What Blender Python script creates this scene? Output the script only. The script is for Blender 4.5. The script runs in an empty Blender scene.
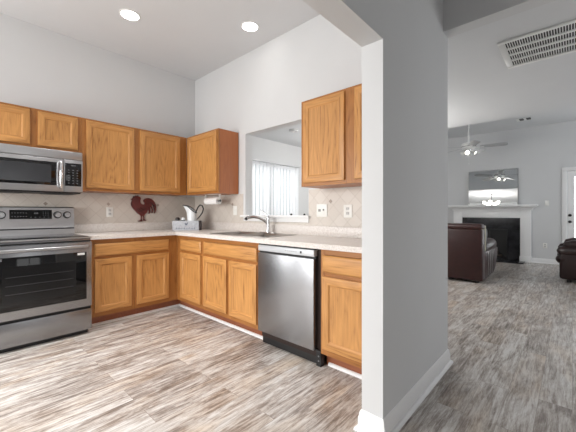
import bpy, bmesh, math, random
from mathutils import Vector, Matrix
random.seed(7)
S = bpy.context.scene
COL = S.collection
PI = math.pi
R = math.radians

# ------------------------------------------------------------------ camera, world, lights, exposure
cam_d = bpy.data.cameras.new('camera')
cam = bpy.data.objects.new('camera', cam_d)
COL.objects.link(cam)
cam.location = (0, 0, 1.1391)
cam.rotation_euler = (R(90), 0, R(42.3856))
cam_d.sensor_width = 36
cam_d.lens = 311.64 / 576 * 36
cam_d.shift_y = -(216 - 212.8) / 576
cam_d.clip_start = 0.02
S.camera = cam

S.view_settings.view_transform = 'Standard'
S.view_settings.look = 'None'
S.view_settings.gamma = 1
S.view_settings.use_curve_mapping = False
S.view_settings.exposure = 0.0

W = bpy.data.worlds.new('world')
S.world = W
W.use_nodes = True
W.node_tree.nodes['Background'].inputs[0].default_value = (0.9, 0.95, 1.0, 1)
W.node_tree.nodes['Background'].inputs[1].default_value = 0.5


def area(name, loc, direction, sx, sy, power, col=(1, 1, 1), spread=180):
    l = bpy.data.lights.new(name, 'AREA')
    l.shape = 'RECTANGLE'
    l.size, l.size_y = sx, sy
    l.energy = power
    l.color = col
    l.spread = R(spread)
    o = bpy.data.objects.new(name, l)
    COL.objects.link(o)
    o.location = loc
    o.rotation_euler = Vector(direction).to_track_quat('-Z', 'Z').to_euler()
    return o


XW, YW = -4.087, 2.455          # kitchen left wall / back wall planes
ZC = 3.073                      # kitchen ceiling
ZL = 2.47                       # low ceiling beyond the back wall
ZH = 3.12                       # raised ceiling at the fireplace
YF = 9.08                       # fireplace wall
YB = -2.6                       # wall behind the camera
XR = 3.0                        # right wall of the living room

# daylight outside the windows, two of them added as unseen light sources
area('daylight_nook', (-2.55, YB - 0.35, 1.35), (0, 1, -0.75), 2.6, 2.1, 192, (1.0, 0.985, 0.965))
area('daylight_side', (XW - 0.4, -1.3, 1.4), (1, 0, -0.5), 1.6, 1.7, 70, (1.0, 0.99, 0.97))
area('daylight_slider', (XW - 1.3, 3.97, 2.9), (1, 0, -0.95), 2.2, 1.8, 110, (0.97, 0.985, 1.0))
area('daylight_living', (XR + 0.35, 7.1, 1.7), (-1, 0, 0.35), 2.6, 2.3, 65, (0.95, 0.98, 1.0))
area('fill_side_living', (XR + 0.35, 4.1, 1.3), (-1, 0, 0.6), 1.6, 1.6, 20, (0.97, 0.985, 1.0))  # added fill for the low ceiling, outside an unseen window
area('daylight_entry', (0.32, YF + 0.45, 1.25), (0, -1, 0), 0.8, 1.8, 18, (0.95, 0.98, 1.0))
area('fill_hall', (2.2 + 0.4, 0.7, 1.5), (-1, 0, 0.0), 1.5, 1.4, 9, (1.0, 0.99, 0.97))  # added fill for the hall wall, from an unseen window


# two recessed lamps (fittings below), then three unseen fill spots added for the floor
for i, (x, y, e) in enumerate(((-3.195, 1.209, 22), (-2.472, 2.124, 4), (-2.35, 0.95, 150), (-2.05, -0.7, 120), (-3.1, -0.35, 130))):
    l = bpy.data.lights.new('downlight_and_fill', 'SPOT')
    l.energy = e; l.spot_size = R(105); l.spot_blend = 0.9; l.shadow_soft_size = 0.09; l.color = (1, 0.99, 0.97)
    o = bpy.data.objects.new('downlight_and_fill', l); COL.objects.link(o); o.location = (x, y, ZC - 0.02)


# ------------------------------------------------------------------ materials
def lin(c):
    c = c / 255
    return c / 12.92 if c <= 0.04045 else ((c + 0.055) / 1.055) ** 2.4


def rgb(r, g, b):
    return (lin(r), lin(g), lin(b), 1)


def new_mat(name):
    m = bpy.data.materials.new(name)
    m.use_nodes = True
    nt = m.node_tree
    return m, nt, nt.nodes['Principled BSDF']


def mat(name, col, rough=0.5, metal=0.0, noise=0.03, nscale=30, emit=0, spec=0.5, bump=0.0, trans=0, stretch=None):
    """plain procedural material: colour with slight noise variation"""
    m, nt, b = new_mat(name)
    b.inputs['Roughness'].default_value = rough
    b.inputs['Metallic'].default_value = metal
    b.inputs['Specular IOR Level'].default_value = spec
    tc = nt.nodes.new('ShaderNodeTexCoord')
    vec = tc.outputs['Object']
    if stretch:
        mp = nt.nodes.new('ShaderNodeMapping')
        mp.inputs['Scale'].default_value = stretch
        nt.links.new(vec, mp.inputs[0])
        vec = mp.outputs[0]
    n = nt.nodes.new('ShaderNodeTexNoise')
    n.inputs['Scale'].default_value = nscale
    n.inputs['Detail'].default_value = 3
    nt.links.new(vec, n.inputs['Vector'])
    cr = nt.nodes.new('ShaderNodeValToRGB')
    cr.color_ramp.elements[0].position = 0.3
    cr.color_ramp.elements[1].position = 0.7
    cr.color_ramp.elements[0].color = tuple(max(0, c * (1 - noise)) for c in col[:3]) + (1,)
    cr.color_ramp.elements[1].color = tuple(min(1, c * (1 + noise)) for c in col[:3]) + (1,)
    nt.links.new(n.outputs[0], cr.inputs[0])
    nt.links.new(cr.outputs[0], b.inputs['Base Color'])
    if bump:
        bp = nt.nodes.new('ShaderNodeBump')
        bp.inputs['Strength'].default_value = bump
        bp.inputs['Distance'].default_value = 0.01
        nt.links.new(n.outputs[0], bp.inputs['Height'])
        nt.links.new(bp.outputs[0], b.inputs['Normal'])
    if emit:
        b.inputs['Emission Color'].default_value = col
        b.inputs['Emission Strength'].default_value = emit
    if trans:
        b.inputs['Transmission Weight'].default_value = trans
    return m


def oak(name, axis, dark, lite, seed=0.0):
    """oak: axis = grain direction in object space"""
    m, nt, b = new_mat(name)
    N = nt.nodes
    L = nt.links
    tc = N.new('ShaderNodeTexCoord')
    oi = N.new('ShaderNodeObjectInfo')
    mul = N.new('ShaderNodeVectorMath'); mul.operation = 'MULTIPLY_ADD'
    cmb = N.new('ShaderNodeCombineXYZ')
    for i in range(3):
        L.new(oi.outputs['Random'], cmb.inputs[i])
    mul.inputs[1].default_value = (17, 23, 31)
    L.new(cmb.outputs[0], mul.inputs[0])
    L.new(tc.outputs['Object'], mul.inputs[2])

    def scaled(cross, along):
        mp = N.new('ShaderNodeMapping')
        s = [cross] * 3
        s['XYZ'.index(axis)] = along
        mp.inputs['Scale'].default_value = s
        L.new(mul.outputs[0], mp.inputs[0])
        return mp.outputs[0]
    n1 = N.new('ShaderNodeTexNoise'); n1.inputs['Scale'].default_value = 1; n1.inputs['Detail'].default_value = 2
    L.new(scaled(5.5, 0.9), n1.inputs['Vector'])
    k = N.new('ShaderNodeMath'); k.operation = 'MULTIPLY'; k.inputs[1].default_value = 13
    L.new(n1.outputs[0], k.inputs[0])
    fr = N.new('ShaderNodeMath'); fr.operation = 'PINGPONG'; fr.inputs[1].default_value = 0.5
    L.new(k.outputs[0], fr.inputs[0])
    n2 = N.new('ShaderNodeTexNoise'); n2.inputs['Scale'].default_value = 1; n2.inputs['Detail'].default_value = 4
    n2.inputs['Roughness'].default_value = 0.7
    L.new(scaled(95, 4), n2.inputs['Vector'])
    n3 = N.new('ShaderNodeTexNoise'); n3.inputs['Scale'].default_value = 1; n3.inputs['Detail'].default_value = 2
    L.new(scaled(3, 1.2), n3.inputs['Vector'])
    a1 = N.new('ShaderNodeMath'); a1.operation = 'MULTIPLY_ADD'; a1.inputs[1].default_value = 0.4
    L.new(fr.outputs[0], a1.inputs[0]); L.new(n2.outputs[0], a1.inputs[2])
    a2 = N.new('ShaderNodeMath'); a2.operation = 'MULTIPLY_ADD'; a2.inputs[1].default_value = 0.35
    L.new(n3.outputs[0], a2.inputs[0]); L.new(a1.outputs[0], a2.inputs[2])
    cr = N.new('ShaderNodeValToRGB')
    e = cr.color_ramp.elements
    e[0].position = 0.44; e[0].color = dark
    e[1].position = 0.96; e[1].color = lite
    mid = e.new(0.66)
    mid.color = tuple(0.3 * dark[i] + 0.7 * lite[i] for i in range(3)) + (1,)
    L.new(a2.outputs[0], cr.inputs[0])
    L.new(cr.outputs[0], b.inputs['Base Color'])
    b.inputs['Roughness'].default_value = 0.38
    b.inputs['Specular IOR Level'].default_value = 0.4
    bp = N.new('ShaderNodeBump'); bp.inputs['Strength'].default_value = 0.06; bp.inputs['Distance'].default_value = 0.004
    L.new(n2.outputs[0], bp.inputs['Height']); L.new(bp.outputs[0], b.inputs['Normal'])
    return m


OD, OL = rgb(116, 68, 32), rgb(200, 146, 86)
OAK = {a: oak('oak_grain_' + a.lower(), a, OD, OL) for a in 'XYZ'}
OFD, OFL = rgb(116, 70, 34), rgb(170, 114, 60)
OAKF = {a: oak('oak_frame_' + a.lower(), a, OFD, OFL) for a in 'XYZ'}
OAK_SIDE = oak('oak_veneer_side', 'Z', rgb(150, 84, 48), rgb(182, 112, 68))
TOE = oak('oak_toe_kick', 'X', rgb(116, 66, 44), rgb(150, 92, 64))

WALL = mat('wall_paint', rgb(214, 215, 216), 0.85, noise=0.008, nscale=3, spec=0.2)
CEIL = mat('ceiling_paint', rgb(219, 221, 223), 0.9, noise=0.008, nscale=3, spec=0.1)
TRIM = mat('trim_white', rgb(238, 238, 238), 0.4, noise=0.005)
WHITE = mat('white_plastic', rgb(236, 236, 232), 0.35, noise=0.01)
FANW = mat('fan_white', rgb(228, 229, 228), 0.4, noise=0.01)
STEEL = mat('brushed_steel', rgb(178, 178, 180), 0.3, 0.95, noise=0.05, nscale=8, stretch=(3, 3, 60))
STEELD = mat('brushed_steel_front', rgb(152, 153, 156), 0.27, 0.95, noise=0.05, nscale=8, stretch=(60, 60, 3))
CHROME = mat('chrome', rgb(215, 216, 218), 0.09, 1.0, noise=0.01)
SINKM = mat('sink_steel', rgb(165, 160, 155), 0.28, 0.95, noise=0.03)
BLACKG = mat('black_glass', rgb(10, 10, 12), 0.05, noise=0.05)
BLACKP = mat('black_plastic', rgb(18, 18, 20), 0.4, noise=0.05)
GREYP = mat('grey_print', rgb(112, 114, 118), 0.5)
OVENW = mat('oven_window_glass', rgb(11, 11, 13), 0.15, noise=0.1, nscale=4)
MWW = mat('microwave_window', rgb(48, 49, 52), 0.16, noise=0.06, nscale=200)
DWP = mat('dishwasher_panel', rgb(196, 199, 203), 0.35, 0.2, noise=0.03)
GAP = mat('dark_gap', rgb(40, 24, 18), 0.7)
LEATHER = mat('brown_leather', rgb(48, 21, 19), 0.36, noise=0.18, nscale=14, bump=0.15)
LEATHERD = mat('dark_leather', rgb(40, 22, 20), 0.3, noise=0.2, nscale=12, bump=0.2)
MARBLE = mat('black_marble', rgb(42, 42, 45), 0.14, noise=0.45, nscale=9)
FIREBOX = mat('firebox_black', rgb(16, 16, 17), 0.5, noise=0.2)
LOGM = mat('fire_log', rgb(58, 48, 42), 0.9, noise=0.4, nscale=30)
MIRROR = mat('mirror_silver', (0.86, 0.87, 0.87, 1), 0.01, 1.0, noise=0.0)
ROOM_GLASS, _nt, _b = new_mat('clear_glass')
_b.inputs['Transmission Weight'].default_value = 1
_b.inputs['Roughness'].default_value = 0.0
_b.inputs['IOR'].default_value = 1.02
_n = _nt.nodes.new('ShaderNodeTexNoise'); _c = _nt.nodes.new('ShaderNodeValToRGB')
_c.color_ramp.elements[0].color = (0.96, 0.98, 0.98, 1); _c.color_ramp.elements[1].color = (0.98, 1, 1, 1)
_nt.links.new(_n.outputs[0], _c.inputs[0]); _nt.links.new(_c.outputs[0], _b.inputs['Base Color'])
LAMP = mat('lamp_glow', (1, 0.97, 0.92, 1), 0.5, emit=14)
BULB = mat('bulb_glow', (1, 0.95, 0.88, 1), 0.5, emit=9)
PAPER = mat('paper_white', rgb(240, 240, 240), 0.9, noise=0.02, nscale=60)
ENAMEL = mat('white_enamel', rgb(225, 228, 230), 0.25, noise=0.05, nscale=12)
JETBLK = mat('dark_enamel', rgb(28, 26, 28), 0.35, noise=0.1)

# vertical blind vanes: white translucent fabric
VANE, nt, b = new_mat('blind_vane')
b.inputs['Base Color'].default_value = rgb(240, 241, 243)
b.inputs['Roughness'].default_value = 0.8
tr = nt.nodes.new('ShaderNodeBsdfTranslucent')
tr.inputs[0].default_value = rgb(240, 241, 243)
nz = nt.nodes.new('ShaderNodeTexNoise'); nz.inputs['Scale'].default_value = 40
mx = nt.nodes.new('ShaderNodeMixShader')
rm = nt.nodes.new('ShaderNodeMapRange'); rm.inputs[3].default_value = 0.33; rm.inputs[4].default_value = 0.4
nt.links.new(nz.outputs[0], rm.inputs[0]); nt.links.new(rm.outputs[0], mx.inputs[0])
nt.links.new(b.outputs[0], mx.inputs[1]); nt.links.new(tr.outputs[0], mx.inputs[2])
nt.links.new(mx.outputs[0], nt.nodes['Material Output'].inputs[0])


def floor_mat():
    m, nt, b = new_mat('floor_planks')
    N, L = nt.nodes, nt.links
    tc = N.new('ShaderNodeTexCoord')
    sp = N.new('ShaderNodeSeparateXYZ'); L.new(tc.outputs['Object'], sp.inputs[0])
    sw = N.new('ShaderNodeCombineXYZ'); L.new(sp.outputs[1], sw.inputs[0]); L.new(sp.outputs[0], sw.inputs[1])
    br = N.new('ShaderNodeTexBrick')
    br.offset = 0.37; br.offset_frequency = 2
    br.inputs['Color1'].default_value = (0, 0, 0, 1); br.inputs['Color2'].default_value = (1, 1, 1, 1)
    br.inputs['Mortar'].default_value = (0.5, 0.5, 0.5, 1)
    br.inputs['Scale'].default_value = 1
    br.inputs['Mortar Size'].default_value = 0.0016
    br.inputs['Mortar Smooth'].default_value = 0.3
    br.inputs['Brick Width'].default_value = 1.22
    br.inputs['Row Height'].default_value = 0.152
    L.new(sw.outputs[0], br.inputs['Vector'])
    rnd = N.new('ShaderNodeSeparateColor'); L.new(br.outputs['Color'], rnd.inputs[0])
    off = N.new('ShaderNodeVectorMath'); off.operation = 'MULTIPLY_ADD'
    c3 = N.new('ShaderNodeCombineXYZ')
    for i in range(3):
        L.new(rnd.outputs[0], c3.inputs[i])
    off.inputs[1].default_value = (37, 53, 11)
    L.new(c3.outputs[0], off.inputs[0]); L.new(tc.outputs['Object'], off.inputs[2])

    def noise(sx, sy, detail, rough, dist=0.0):
        mp = N.new('ShaderNodeMapping'); mp.inputs['Scale'].default_value = (sx, sy, 1)
        L.new(off.outputs[0], mp.inputs[0])
        n = N.new('ShaderNodeTexNoise'); n.inputs['Scale'].default_value = 1
        n.inputs['Detail'].default_value = detail; n.inputs['Roughness'].default_value = rough
        n.inputs['Distortion'].default_value = dist
        L.new(mp.outputs[0], n.inputs['Vector'])
        return n.outputs[0]
    streak = noise(58, 4.2, 6, 0.72, 0.4)
    patch = noise(10, 2.4, 6, 0.7, 1.0)
    big = noise(4, 1.4, 3, 0.6, 0.6)
    fine = noise(170, 24, 3, 0.6)

    def madd(a, k, c):
        n = N.new('ShaderNodeMath'); n.operation = 'MULTIPLY_ADD'; n.inputs[1].default_value = k
        L.new(a, n.inputs[0])
        if isinstance(c, float):
            n.inputs[2].default_value = c
        else:
            L.new(c, n.inputs[2])
        return n.outputs[0]
    v = madd(streak, 0.95, -0.46)
    v = madd(patch, 0.80, v)
    v = madd(fine, 0.25, v)
    v = madd(rnd.outputs[0], 0.10, v)
    cr = N.new('ShaderNodeValToRGB')
    e = cr.color_ramp.elements
    e[0].position = 0.26; e[0].color = rgb(62, 52, 47)
    e[1].position = 0.76; e[1].color = rgb(208, 206, 203)
    for p, c in ((0.38, rgb(108, 97, 90)), (0.50, rgb(142, 132, 125)), (0.60, rgb(175, 168, 162))):
        x = e.new(p); x.color = c
    L.new(v, cr.inputs[0])
    # warm brown tint in places
    mix = N.new('ShaderNodeMix'); mix.data_type = 'RGBA'; mix.blend_type = 'MULTIPLY'
    rr = N.new('ShaderNodeMapRange'); rr.inputs[1].default_value = 0.48; rr.inputs[2].default_value = 0.7
    rr.inputs[3].default_value = 0.0; rr.inputs[4].default_value = 0.68
    L.new(big, rr.inputs[0]); L.new(rr.outputs[0], mix.inputs[0])
    L.new(cr.outputs[0], mix.inputs[6]); mix.inputs[7].default_value = (0.92, 0.76, 0.60, 1)
    mo = N.new('ShaderNodeMix'); mo.data_type = 'RGBA'; mo.blend_type = 'MULTIPLY'
    L.new(br.outputs['Fac'], mo.inputs[0]); L.new(mix.outputs[2], mo.inputs[6]); mo.inputs[7].default_value = (0.7, 0.67, 0.65, 1)
    L.new(mo.outputs[2], b.inputs['Base Color'])
    b.inputs['Roughness'].default_value = 0.36
    b.inputs['Specular IOR Level'].default_value = 0.85
    bp = N.new('ShaderNodeBump'); bp.inputs['Strength'].default_value = 0.12; bp.inputs['Distance'].default_value = 0.004
    L.new(v, bp.inputs['Height']); L.new(bp.outputs[0], b.inputs['Normal'])
    return m


FLOOR = floor_mat()


def tile_mat(name, a):
    m, nt, b = new_mat(name)
    N, L = nt.nodes, nt.links
    tc = N.new('ShaderNodeTexCoord')
    sp = N.new('ShaderNodeSeparateXYZ'); L.new(tc.outputs['Object'], sp.inputs[0])
    cm = N.new('ShaderNodeCombineXYZ'); L.new(sp.outputs['XYZ'.index(a)], cm.inputs[0]); L.new(sp.outputs[2], cm.inputs[1])
    mp = N.new('ShaderNodeMapping'); mp.inputs['Rotation'].default_value = (0, 0, R(45)); mp.inputs['Location'].default_value = (0.3, 0.21, 0)
    L.new(cm.outputs[0], mp.inputs[0])
    br = N.new('ShaderNodeTexBrick'); br.offset = 0
    br.inputs['Color1'].default_value = rgb(206, 198, 189); br.inputs['Color2'].default_value = rgb(212, 205, 197)
    br.inputs['Mortar'].default_value = rgb(190, 181, 172)
    br.inputs['Scale'].default_value = 1; br.inputs['Mortar Size'].default_value = 0.0022
    br.inputs['Mortar Smooth'].default_value = 0.4
    br.inputs['Brick Width'].default_value = 0.108; br.inputs['Row Height'].default_value = 0.108
    L.new(mp.outputs[0], br.inputs['Vector'])
    L.new(br.outputs['Color'], b.inputs['Base Color'])
    b.inputs['Roughness'].default_value = 0.35
    bp = N.new('ShaderNodeBump'); bp.inputs['Strength'].default_value = 0.3; bp.inputs['Distance'].default_value = 0.002; bp.invert = True
    L.new(br.outputs['Fac'], bp.inputs['Height']); L.new(bp.outputs[0], b.inputs['Normal'])
    return m


TILE_A, TILE_B = tile_mat('tile_left', 'Y'), tile_mat('tile_back', 'X')
ACCENT = mat('tile_accent', rgb(160, 147, 136), 0.4, noise=0.1)


def speckle(name, base, spots):
    m, nt, b = new_mat(name)
    N, L = nt.nodes, nt.links
    tc = N.new('ShaderNodeTexCoord')
    n = N.new('ShaderNodeTexNoise'); n.inputs['Scale'].default_value = 150; n.inputs['Detail'].default_value = 2
    L.new(tc.outputs['Object'], n.inputs['Vector'])
    cr = N.new('ShaderNodeValToRGB')
    cr.color_ramp.elements[0].position = 0.36; cr.color_ramp.elements[0].color = spots
    cr.color_ramp.elements[1].position = 0.58; cr.color_ramp.elements[1].color = base
    L.new(n.outputs[0], cr.inputs[0]); L.new(cr.outputs[0], b.inputs['Base Color'])
    b.inputs['Roughness'].default_value = 0.3
    return m


COUNTER = speckle('laminate_speckled', rgb(222, 217, 212), rgb(198, 189, 183))
CRATE = speckle('crate_whitewash', rgb(176, 178, 184), rgb(128, 130, 138))
REDM, nt, b = new_mat('rooster_red_metal')
tc = nt.nodes.new('ShaderNodeTexCoord'); wv = nt.nodes.new('ShaderNodeTexWave')
wv.inputs['Scale'].default_value = 22; wv.inputs['Distortion'].default_value = 6; wv.bands_direction = 'DIAGONAL'
cr = nt.nodes.new('ShaderNodeValToRGB')
cr.color_ramp.elements[0].color = rgb(44, 14, 14); cr.color_ramp.elements[1].color = rgb(136, 54, 48)
cr.color_ramp.elements[0].position = 0.15
nt.links.new(tc.outputs['Object'], wv.inputs[0]); nt.links.new(wv.outputs[0], cr.inputs[0])
nt.links.new(cr.outputs[0], b.inputs['Base Color'])
b.inputs['Roughness'].default_value = 0.5

# ------------------------------------------------------------------ mesh helpers
def merge(dst, src):
    me = bpy.data.meshes.new('tmp')
    src.to_mesh(me); src.free()
    dst.from_mesh(me)
    bpy.data.meshes.remove(me)


class MB:
    """collects shapes in world coordinates, then links them as one mesh object"""
    def __init__(s):
        s.bm = bmesh.new()

    def _add(s, t, mi):
        for f in t.faces:
            if mi is not None:
                f.material_index = mi
        merge(s.bm, t)
        return s

    def box(s, x0, x1, y0, y1, z0, z1, bev=0.0, seg=2, mi=0):
        t = bmesh.new()
        bmesh.ops.create_cube(t, size=1)
        x0, x1 = sorted((x0, x1)); y0, y1 = sorted((y0, y1)); z0, z1 = sorted((z0, z1))
        for v in t.verts:
            v.co = Vector(((x0 + x1) / 2 + v.co.x * (x1 - x0), (y0 + y1) / 2 + v.co.y * (y1 - y0), (z0 + z1) / 2 + v.co.z * (z1 - z0)))
        if bev:
            bev = min(bev, 0.49 * min(x1 - x0, y1 - y0, z1 - z0))
            bmesh.ops.bevel(t, geom=list(t.edges), offset=bev, segments=seg, profile=0.5, affect='EDGES')
        return s._add(t, mi)

    def cyl(s, p0, p1, r0, r1=None, n=24, mi=0, caps=True):
        r1 = r0 if r1 is None else r1
        p0, p1 = Vector(p0), Vector(p1)
        d = p1 - p0
        t = bmesh.new()
        bmesh.ops.create_cone(t, cap_ends=caps, segments=n, radius1=r0, radius2=r1, depth=d.length)
        q = d.to_track_quat('Z', 'Y').to_matrix().to_4x4()
        bmesh.ops.transform(t, matrix=Matrix.Translation((p0 + p1) / 2) @ q, verts=t.verts)
        return s._add(t, mi)

    def sphere(s, c, r, sc=(1, 1, 1), mi=0, n=20):
        t = bmesh.new()
        bmesh.ops.create_uvsphere(t, u_segments=n, v_segments=n // 2, radius=r)
        for v in t.verts:
            v.co = Vector((c[0] + v.co.x * sc[0], c[1] + v.co.y * sc[1], c[2] + v.co.z * sc[2]))
        return s._add(t, mi)

    def tube(s, pts, r, n=12, mi=0):
        pts = [Vector(p) for p in pts]
        rs = r if isinstance(r, (list, tuple)) else [r] * len(pts)
        t = bmesh.new()
        rings = []
        up = Vector((0, 0, 1))
        prev = None
        for i, p in enumerate(pts):
            d = (pts[min(i + 1, len(pts) - 1)] - pts[max(i - 1, 0)]).normalized()
            if prev is None:
                a = d.cross(up)
                if a.length < 1e-3:
                    a = d.cross(Vector((1, 0, 0)))
            else:
                a = prev - d * prev.dot(d)
            a.normalize(); prev = a
            c = d.cross(a)
            rings.append([t.verts.new(p + (a * math.cos(2 * PI * k / n) + c * math.sin(2 * PI * k / n)) * rs[i]) for k in range(n)])
        for i in range(len(rings) - 1):
            for k in range(n):
                t.faces.new((rings[i][k], rings[i][(k + 1) % n], rings[i + 1][(k + 1) % n], rings[i + 1][k]))
        t.faces.new(rings[0]); t.faces.new(rings[-1])
        bmesh.ops.recalc_face_normals(t, faces=t.faces)
        return s._add(t, mi)

    def lathe(s, c, prof, n=32, mi=0, axis=None):
        t = bmesh.new()
        rings = []
        for r, z in prof:
            rings.append([t.verts.new((r * math.cos(2 * PI * k / n), r * math.sin(2 * PI * k / n), z)) for k in range(n)])
        for i in range(len(rings) - 1):
            for k in range(n):
                t.faces.new((rings[i][k], rings[i][(k + 1) % n], rings[i + 1][(k + 1) % n], rings[i + 1][k]))
        if prof[0][0] > 0 and prof[-1][0] > 0:       # open ring profile: close it on itself
            for k in range(n):
                t.faces.new((rings[-1][k], rings[-1][(k + 1) % n], rings[0][(k + 1) % n], rings[0][k]))
        bmesh.ops.remove_doubles(t, verts=t.verts, dist=1e-5)
        bmesh.ops.recalc_face_normals(t, faces=t.faces)
        M = Matrix.Translation(c)
        if axis is not None:
            M = M @ Vector(axis).to_track_quat('Z', 'Y').to_matrix().to_4x4()
        bmesh.ops.transform(t, matrix=M, verts=t.verts)
        return s._add(t, mi)

    def prism(s, pts, vec, mi=0, bev=0):
        t = bmesh.new()
        vs = [t.verts.new(p) for p in pts]
        f = t.faces.new(vs)
        r = bmesh.ops.extrude_face_region(t, geom=[f])
        nv = [g for g in r['geom'] if isinstance(g, bmesh.types.BMVert)]
        bmesh.ops.translate(t, verts=nv, vec=Vector(vec))
        bmesh.ops.recalc_face_normals(t, faces=t.faces)
        if bev:
            bmesh.ops.bevel(t, geom=list(t.edges), offset=bev, segments=2, profile=0.5, affect='EDGES')
        return s._add(t, mi)

    def sweep(s, path, prof, mi=0, caps=True):
        """prof = [(outward, z)], path = XY points; outward is to the right of the walking direction"""
        t = bmesh.new()
        P = [Vector(p) for p in path]
        rings = []
        for i, p in enumerate(P):
            ds = []
            if i > 0: ds.append((P[i] - P[i - 1]).normalized())
            if i < len(P) - 1: ds.append((P[i + 1] - P[i]).normalized())
            ns = [Vector((d.y, -d.x)) for d in ds]
            if len(ns) == 2:
                m = (ns[0] + ns[1]).normalized(); k = 1 / max(0.2, m.dot(ns[0]))
            else:
                m, k = ns[0], 1
            rings.append([t.verts.new((p.x + m.x * o * k, p.y + m.y * o * k, z)) for o, z in prof])
        n = len(prof)
        for i in range(len(rings) - 1):
            for j in range(n):
                t.faces.new((rings[i][j], rings[i][(j + 1) % n], rings[i + 1][(j + 1) % n], rings[i + 1][j]))
        if caps:
            t.faces.new(rings[0]); t.faces.new(rings[-1])
        bmesh.ops.recalc_face_normals(t, faces=t.faces)
        return s._add(t, mi)

    def build(s, name, mats, parent=None, origin=None, smooth=True, **kw):
        bm = s.bm
        if not isinstance(mats, (list, tuple)):
            mats = [mats]
        lo = [min(v.co[i] for v in bm.verts) for i in range(3)]
        hi = [max(v.co[i] for v in bm.verts) for i in range(3)]
        o = Vector(origin) if origin else Vector(((lo[0] + hi[0]) / 2, (lo[1] + hi[1]) / 2, lo[2]))
        for v in bm.verts:
            v.co -= o
        me = bpy.data.meshes.new(name)
        bm.to_mesh(me); bm.free()
        for m in mats:
            me.materials.append(m)
        if smooth:
            me.shade_smooth()
            me.set_sharp_from_angle(angle=R(32))
        ob = bpy.data.objects.new(name, me)
        COL.objects.link(ob)
        W_[ob.name] = o
        if parent is not None:
            ob.parent = parent
            ob.location = o - W_[parent.name]
        else:
            ob.location = o
        for k, v in kw.items():
            ob[k] = v
        return ob


W_ = {}


def thing(name, label, cat, loc, group=None):
    o = bpy.data.objects.new(name, None)
    COL.objects.link(o)
    o.empty_display_size = 0.1
    o.location = loc
    W_[o.name] = Vector(loc)
    o['label'] = label; o['category'] = cat
    if group: o['group'] = group
    return o


def tag(o, label, cat, group=None):
    o['label'] = label; o['category'] = cat
    if group: o['group'] = group
    return o


def struct(mb, name, m, **kw):
    return mb.build(name, m, kind='structure', **kw)


def copy_tree(o, loc, **kw):
    c = o.copy(); COL.objects.link(c)
    c.location = loc
    W_[c.name] = Vector(loc)
    for k, v in kw.items():
        c[k] = v

    def rec(src, dst):
        for ch in [x for x in COL.objects if x.parent == src]:
            d = ch.copy(); COL.objects.link(d); d.parent = dst
            rec(ch, d)
    rec(o, c)
    return c


# ------------------------------------------------------------------ the setting
T = 0.112                                   # wall thickness
XP = -0.70                                  # hall face of the partition
YJ = 1.472                                  # its end facing the camera
struct(MB().box(XW - 0.6, XR + 0.3, YB - 0.6, YF + 0.5, -0.1, 0), 'floor', FLOOR, origin=(0, 0, 0))
struct(MB().box(XW - T, XR + T, YB - T, YW + T, ZC, ZC + 0.1), 'ceiling', CEIL)
YV = 5.33
struct(MB().box(XW - T, XR + T, YW + T, YV, ZL, ZL + 0.1).box(XW - T, XR + T, YV - 0.1, YV, ZL + 0.1, ZH), 'ceiling', CEIL)
struct(MB().box(XW - T, XR + T, YV, YF + T, ZH, ZH + 0.1), 'ceiling', CEIL)

# left wall, with the nook side window and the patio door opening
m = MB()
m.box(XW - T, XW, YB - T, -2.1, 0, ZC).box(XW - T, XW, -2.1, -0.5, 0, 0.6).box(XW - T, XW, -2.1, -0.5, 2.2, ZC)
m.box(XW - T, XW, -0.5, 3.2, 0, ZC)
m.box(XW - T, XW, 3.2, 4.74, 2.06, ZC).box(XW - T, XW, 4.74, YF + T, 0, ZH)
struct(m, 'wall_left', WALL)
# back wall of the kitchen with the pass-through, and the beam over the hall
OX0, OX1, OZ0, OZ1 = -2.942, -1.962, 1.06, 2.10
XH = 0.75
m = MB()
m.box(XW, OX0, YW, YW + T, 0, ZC).box(OX1, XP - 0.118, YW, YW + T, 0, ZC)
m.box(OX0, OX1, YW, YW + T, 0, OZ0).box(OX0, OX1, YW, YW + T, OZ1, ZC)
m.box(XP, XH, YW, YW + T, 2.466, ZC).box(XH, XR, YW, YW + T, 0, ZC)
struct(m, 'wall_back', WALL)
# partition between kitchen and hall: stub, header, far return
m = MB()
m.box(XP - 0.118, XP, YJ, YW + T, 0, ZC)
m.box(XP - 0.118, XP, -1.2, YJ, 2.01, ZC)
m.box(XP - 0.118, XP, YB, -1.2, 0, ZC)
struct(m, 'wall_hall', WALL)
XA = 2.2
m = MB().box(XA, XA + T, YB, 0.0, 0, ZC).box(XA, XA + T, 1.5, YW, 0, ZC).box(XA, XA + T, 0.0, 1.5, 0, 0.7).box(XA, XA + T, 0.0, 1.5, 2.1, ZC)
struct(m, 'wall_right', WALL)
# wall behind the camera with the nook window
m = MB()
m.box(XW, -3.9, YB - T, YB, 0, ZC).box(-1.2, XR, YB - T, YB, 0, ZC)
m.box(-3.9, -1.2, YB - T, YB, 0, 0.35).box(-3.9, -1.2, YB - T, YB, 2.35, ZC)
struct(m, 'wall_rear', WALL)
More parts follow.
